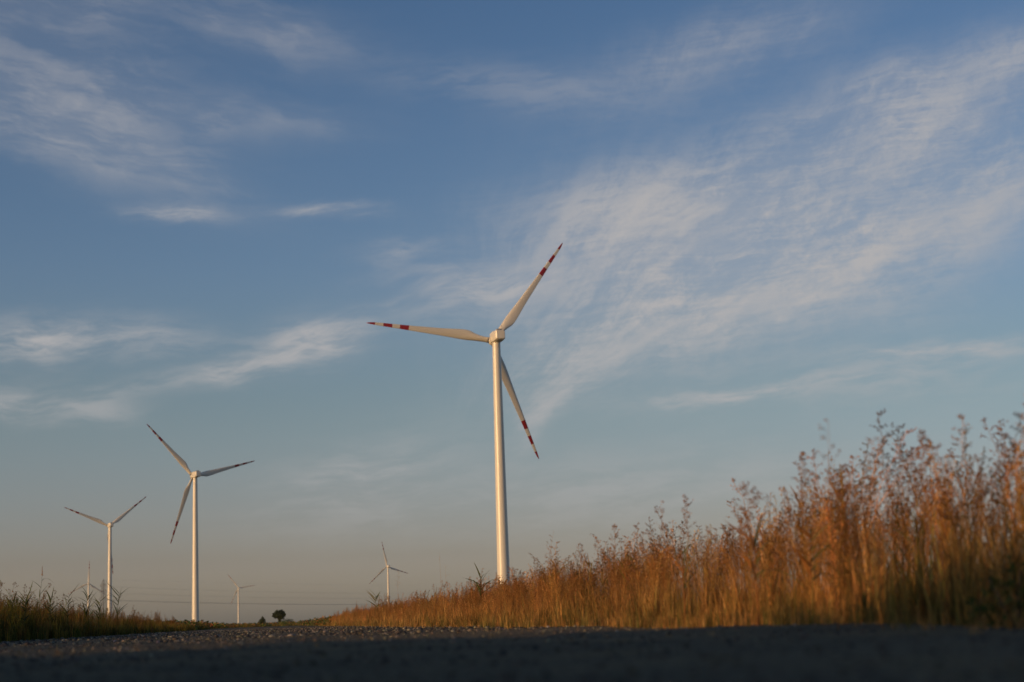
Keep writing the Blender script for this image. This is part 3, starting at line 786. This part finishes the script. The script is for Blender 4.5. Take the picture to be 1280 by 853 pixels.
# roadside bushes beside the photographer; their long shadows lie over the near road
for i, (x, y, hh, lab) in enumerate([(-8.6, -13, 2.6, "leafy bush farthest behind the camera on the left roadside"), (-8.9, -8.5, 2.4, "broad leafy bush behind the camera on the left roadside"),
        (-8.5, -4, 2.6, "leafy bush just behind the camera on the left roadside"), (-8.8, 0.5, 3.4, "leafy bush level with the camera on the left roadside"), (-8.5, 3.4, 3.5, "leafy bush just ahead of the camera on the left roadside"), (-8.7, 6.4, 2.9, "full leafy bush at the forward end of the left roadside hedge")]):
    rs = random.Random(50 + i)
    lobes = [(rs.uniform(-.9, .9), rs.uniform(-2.2, 2.2), hh * rs.uniform(.25, .62), hh * rs.uniform(.27, .38), .9) for _ in range(16)] + [(0, 1.6, .6, .7), (0, -1.6, .6, .7), (0, 0, .6, .8)]
    tree("roadside_bush", (x, y, 0), lab, "bush", [([(0, k, 0), (.2, k * 1.3, hh * .6)], [.05, .015]) for k in (-.6, 0, .5)], lobes, 14000, 0.085, seed=60 + i, group="bushes along the left roadside", crown="foliage")

# ------------------------------------------------------------------ single plants that stand out
def reed(px, base_y, depth, top_py, label, nleaf=9, cols=(GREEN, OLIVE), spread=1.0, bent=0.0, seed_head=False, wid=0.016, cat="reed", name="reed", low=0.3):
    random.seed(int(px * 7 + depth))
    tp = at_depth(px, top_py, depth); H = tp.z
    z0 = float(gz(tp.x, tp.y))
    t = empty(name, (tp.x, tp.y, z0)); tag(t, label, cat)
    ms = MB(); sh = H * (0.85 if seed_head else 0.78)
    pts = curve_pts(sh, bent * H, 0, 7, 0.004)
    ms.tube(pts, [0.008 * (1 - .6 * i / 7) for i in range(8)], 6, 0, np.array(cols[1]) * 1.1)
    link("stem", ms.mesh("stem", [M_LEAF], True, True), t)
    for k in range(nleaf):
        f = low + (0.98 - low) * (k + .5) / nleaf; q = f * 7; i = min(int(q), 6); p = pts[i].lerp(pts[i + 1], q - i)
        a = (k % 2) * math.pi + random.gauss(0, 0.4) + 0.1; dv = Vector((math.cos(a), math.sin(a), 0))
        ll = H * random.uniform(0.24, 0.40) * spread
        th = R(random.uniform(10, 58)); dr = random.uniform(0.0, 0.35) if random.random() < .75 else random.uniform(.6, 1.1)
        def path(l): return [p + dv * l * (math.sin(th) * u + .25 * dr * u * u) + Vector((0, 0, l * (math.cos(th) * u - dr * u * u))) for u in (0, .2, .4, .6, .8, 1)]
        lp = path(ll)
        while max(v.z for v in lp) > H and ll > .05: ll *= .93; lp = path(ll)
        mb = MB(); c = np.array(cols[k % len(cols)]) * random.uniform(.8, 1.25)
        sd_ = dv.cross(Vector((0, 0, 1))).normalized().lerp(dv, random.uniform(.3, .8)).normalized()
        ribbon(mb, lp, wid * random.uniform(.8, 1.2), sd_, c, c * .9 + DRY * .06)
        link("leaf", mb.mesh("leaf", [M_LEAF], True, True), t)
    if seed_head:
        mb = MB(); p = pts[-1]
        for k in range(60):
            f = random.random(); q = p + Vector((0, 0, H * .15 * f)); dd = Vector((random.gauss(0, 1), random.gauss(0, 1), 1.5))
            spikelet(mb, q, dd, 0.05 * (1.1 - f), 0.006, SEED * random.uniform(.7, 1.2))
        link("seed_head", mb.mesh("seed_head", [M_LEAF], False, True), t)
    return t

BRN = (RUST * .8, OLIVE)
reed(600, 0, 44, 702, "green reed, a fan of pointed leaves above dry grass left of the largest turbine", 12, (GREEN * .6, GREEN * .8), spread=1.05, wid=0.027, low=0.55)
reed(469, 0, 84, 733, "dark reed with a few drooping leaves where the golden grass meets the far turbine's foot", 10, wid=0.04, low=.6)
reed(851, 0, 19.5, 660, "green-brown reed with one long leaf curling over in the mid right dry grass", 7, (OLIVE, RUST), 1.1, wid=0.019, low=.45)
reed(941, 0, 15.5, 645, "stout reed with broad bent leaves in the right dry grass, left of the crossed-leaf reed", 10, (OLIVE, RUST), 1.2, wid=0.021, low=.45)
reed(1010, 0, 14.2, 640, "reed with long crossed leaves in the right dry grass, right of the stout bent-leaf reed", 10, (OLIVE, RUST * .8), 1.3, wid=0.018, low=.45)
LR = [(14, 50, 738, 10, "dark green reed at the left frame edge with leaves fanning both ways", False),
      (30, 47, 735, 9, "dark green reed with one long leaf reaching up right, second from the left edge", False),
      (49, 52, 706, 5, "tallest thin reed of the left verge carrying a dark seed head", True),
      (62, 55, 732, 8, "bushy green reed just right of the tall seed-headed reed", False),
      (84, 56, 728, 8, "green reed of the left verge with leaves leaning right, below the far pylon turbine", False),
      (107, 60, 728, 7, "narrow upright reed in front of the far turbine with one blade up", False),
      (146, 66, 724, 9, "reed with spiky leaves fanned right beside the third turbine's tower", False),
      (123, 64, 737, 6, "short dark reed between the far pylon and the third turbine", False)]
for (px, dp, ty, nl, lab, sh) in LR:
    reed(px, 0, dp, ty, lab, nl + (0 if sh else 7), (GREEN * .45, GREEN * .6), 0.8 if sh else 1.0, 0.04, sh, 0.012 if sh else 0.024, low=.45)

def tall_grass(px, depth, top_py, label, nbr=18, spk=8, lean=0.0, arch=0.0, open_=1.2, seedmul=1.0):
    random.seed(int(px * 3 + depth * 11))
    tp = at_depth(px, top_py, depth); H = tp.z; z0 = float(gz(tp.x, tp.y))
    t = empty("tall_grass", (tp.x - lean * H, tp.y, z0)); tag(t, label, "grass stalk", "tall stalks above the dry grass")
    n = 9
    def P(f): return Vector((lean * H * f ** 2 + arch * H * max(0, f - .7) ** 1.5 * 2, 0.02 * math.sin(f * 5), H * (f - abs(arch) * max(0, f - .75) ** 2 * 2)))
    ms = MB(); ms.tube([P(i / n) for i in range(n + 1)], [0.0035 * (1 - .7 * i / n) for i in range(n + 1)], 5, 0, DRY)
    link("stem", ms.mesh("stem", [M_GRASS], True, True), t)
    for k in range(3):
        f = random.uniform(.2, .55); a = random.uniform(0, 6.28); dv = Vector((math.cos(a), math.sin(a), 0)); ll = random.uniform(.25, .42); p = P(f); dr = random.uniform(.3, 1)
        mb = MB(); ribbon(mb, [p + dv * ll * .5 * u + Vector((0, 0, ll * (.9 * u - dr * u * u))) for u in (0, .25, .5, .75, 1)], .006, dv.cross(Vector((0, 0, 1))), DRYL, DRY)
        link("leaf", mb.mesh("leaf", [M_GRASS], True, True), t)
    mb = MB(); z0_ = .66
    for k in range(nbr):
        f = z0_ + (1 - z0_) * (k + random.random()) / nbr; f = min(f, .99); p = P(f); a = random.uniform(0, 6.28); dv = Vector((math.cos(a), math.sin(a), 0))
        ln = ((1 - f) / (1 - z0_)) ** .5 * random.uniform(.07, .16) * open_ + .02
        e = p + dv * ln * .75 + Vector((0, 0, ln * random.uniform(.4, 1)))
        mb.tube([p, p.lerp(e, .5) + Vector((0, 0, ln * .06)), e], .0009, 3, 0, SEED * 1.3, False)
        for j in range(spk):
            spikelet(mb, p.lerp(e, random.uniform(.3, 1)), Vector((random.gauss(0, 1), random.gauss(0, 1), random.gauss(.2, .8))), random.uniform(.016, .032), random.uniform(.0036, .0062), SEED * seedmul * random.uniform(.7, 1.3))
    link("panicle", mb.mesh("panicle", [M_GRASS], False, True), t)
    return t
TG = [(498, 66, 712, "isolated wispy seed stalk above the golden slope just right of the far turbine", 12, 6, .03, 0),
      (549, 50, 690, "bare thin pale stalk, tallest left of the green fan reed", 3, 2, -.02, 0),
      (556, 50, 705, "shorter bare thin stalk beside the tallest one left of the green fan reed", 3, 2, -.02, 0),
      (692, 30, 664, "solitary stalk with a forked tip leaning right above the grass, right of the largest tower", 5, 5, .12, 0),
      (746, 27, 672, "narrow upright stalk with a slim dark head between forked stalk and bushy tall head", 14, 5, .0, 0),
      (768, 24.5, 658, "bushy open seed head rising well above the grass in the middle right", 24, 9, .01, 0),
      (797, 24, 655, "second bushy open seed head, close right of the first one in the middle right", 20, 8, .03, 0),
      (858, 19.2, 621, "tall open seed head over the curling-leaf reed", 24, 9, .02, 0),
      (826, 17, 625, "blurred pale thin stalk left of the tall open seed head", 6, 5, -.01, 0),
      (934, 13.6, 612, "blurred fluffy seed head over the stout bent-leaf reed", 22, 9, .0, 0),
      (1000, 14.5, 575, "dark bead-like seed head over the crossed-leaf reed, with sky around it", 20, 8, .01, 0),
      (1034, 11.4, 528, "very blurred thin pale stalk standing alone above the right grass", 8, 5, .01, 0),
      (1090, 11.2, 548, "very blurred twin-tipped stalk between the lone pale stalk and the dense tall grass", 10, 6, .01, 0),
      (1150, 12.5, 545, "rust coloured plume rising over the dense tall grass at right", 24, 10, .01, 0),
      (1262, 11.2, 502, "tallest arching grass stalk at the right frame edge, bent over like a hook", 18, 8, .0, .5)]
for (px, dp, ty, lab, nb, sk, ln_, ar) in TG:
    tall_grass(px, dp, ty, lab, nb, sk, ln_, ar)

# ------------------------------------------------------------------ evening haze over the plain
hm = bpy.data.materials.new("evening_haze"); hm.use_nodes = True
hn = hm.node_tree; hn.nodes.clear()
ho = hn.nodes.new("ShaderNodeOutputMaterial"); pv = hn.nodes.new("ShaderNodeVolumePrincipled")
pv.inputs["Color"].default_value = (0.86, 0.86, 0.88, 1); pv.inputs["Density"].default_value = 2.2e-5; pv.inputs["Anisotropy"].default_value = 0.0
hn.links.new(pv.outputs[0], ho.inputs["Volume"])
hb = MB(); hb.box((-2600, -400, -1.0), (2600, 5600, 175))
hz = link("haze", hb.mesh("haze", [hm], False)); tag(hz, kind="stuff")
scene.cycles.volume_bounces = 0
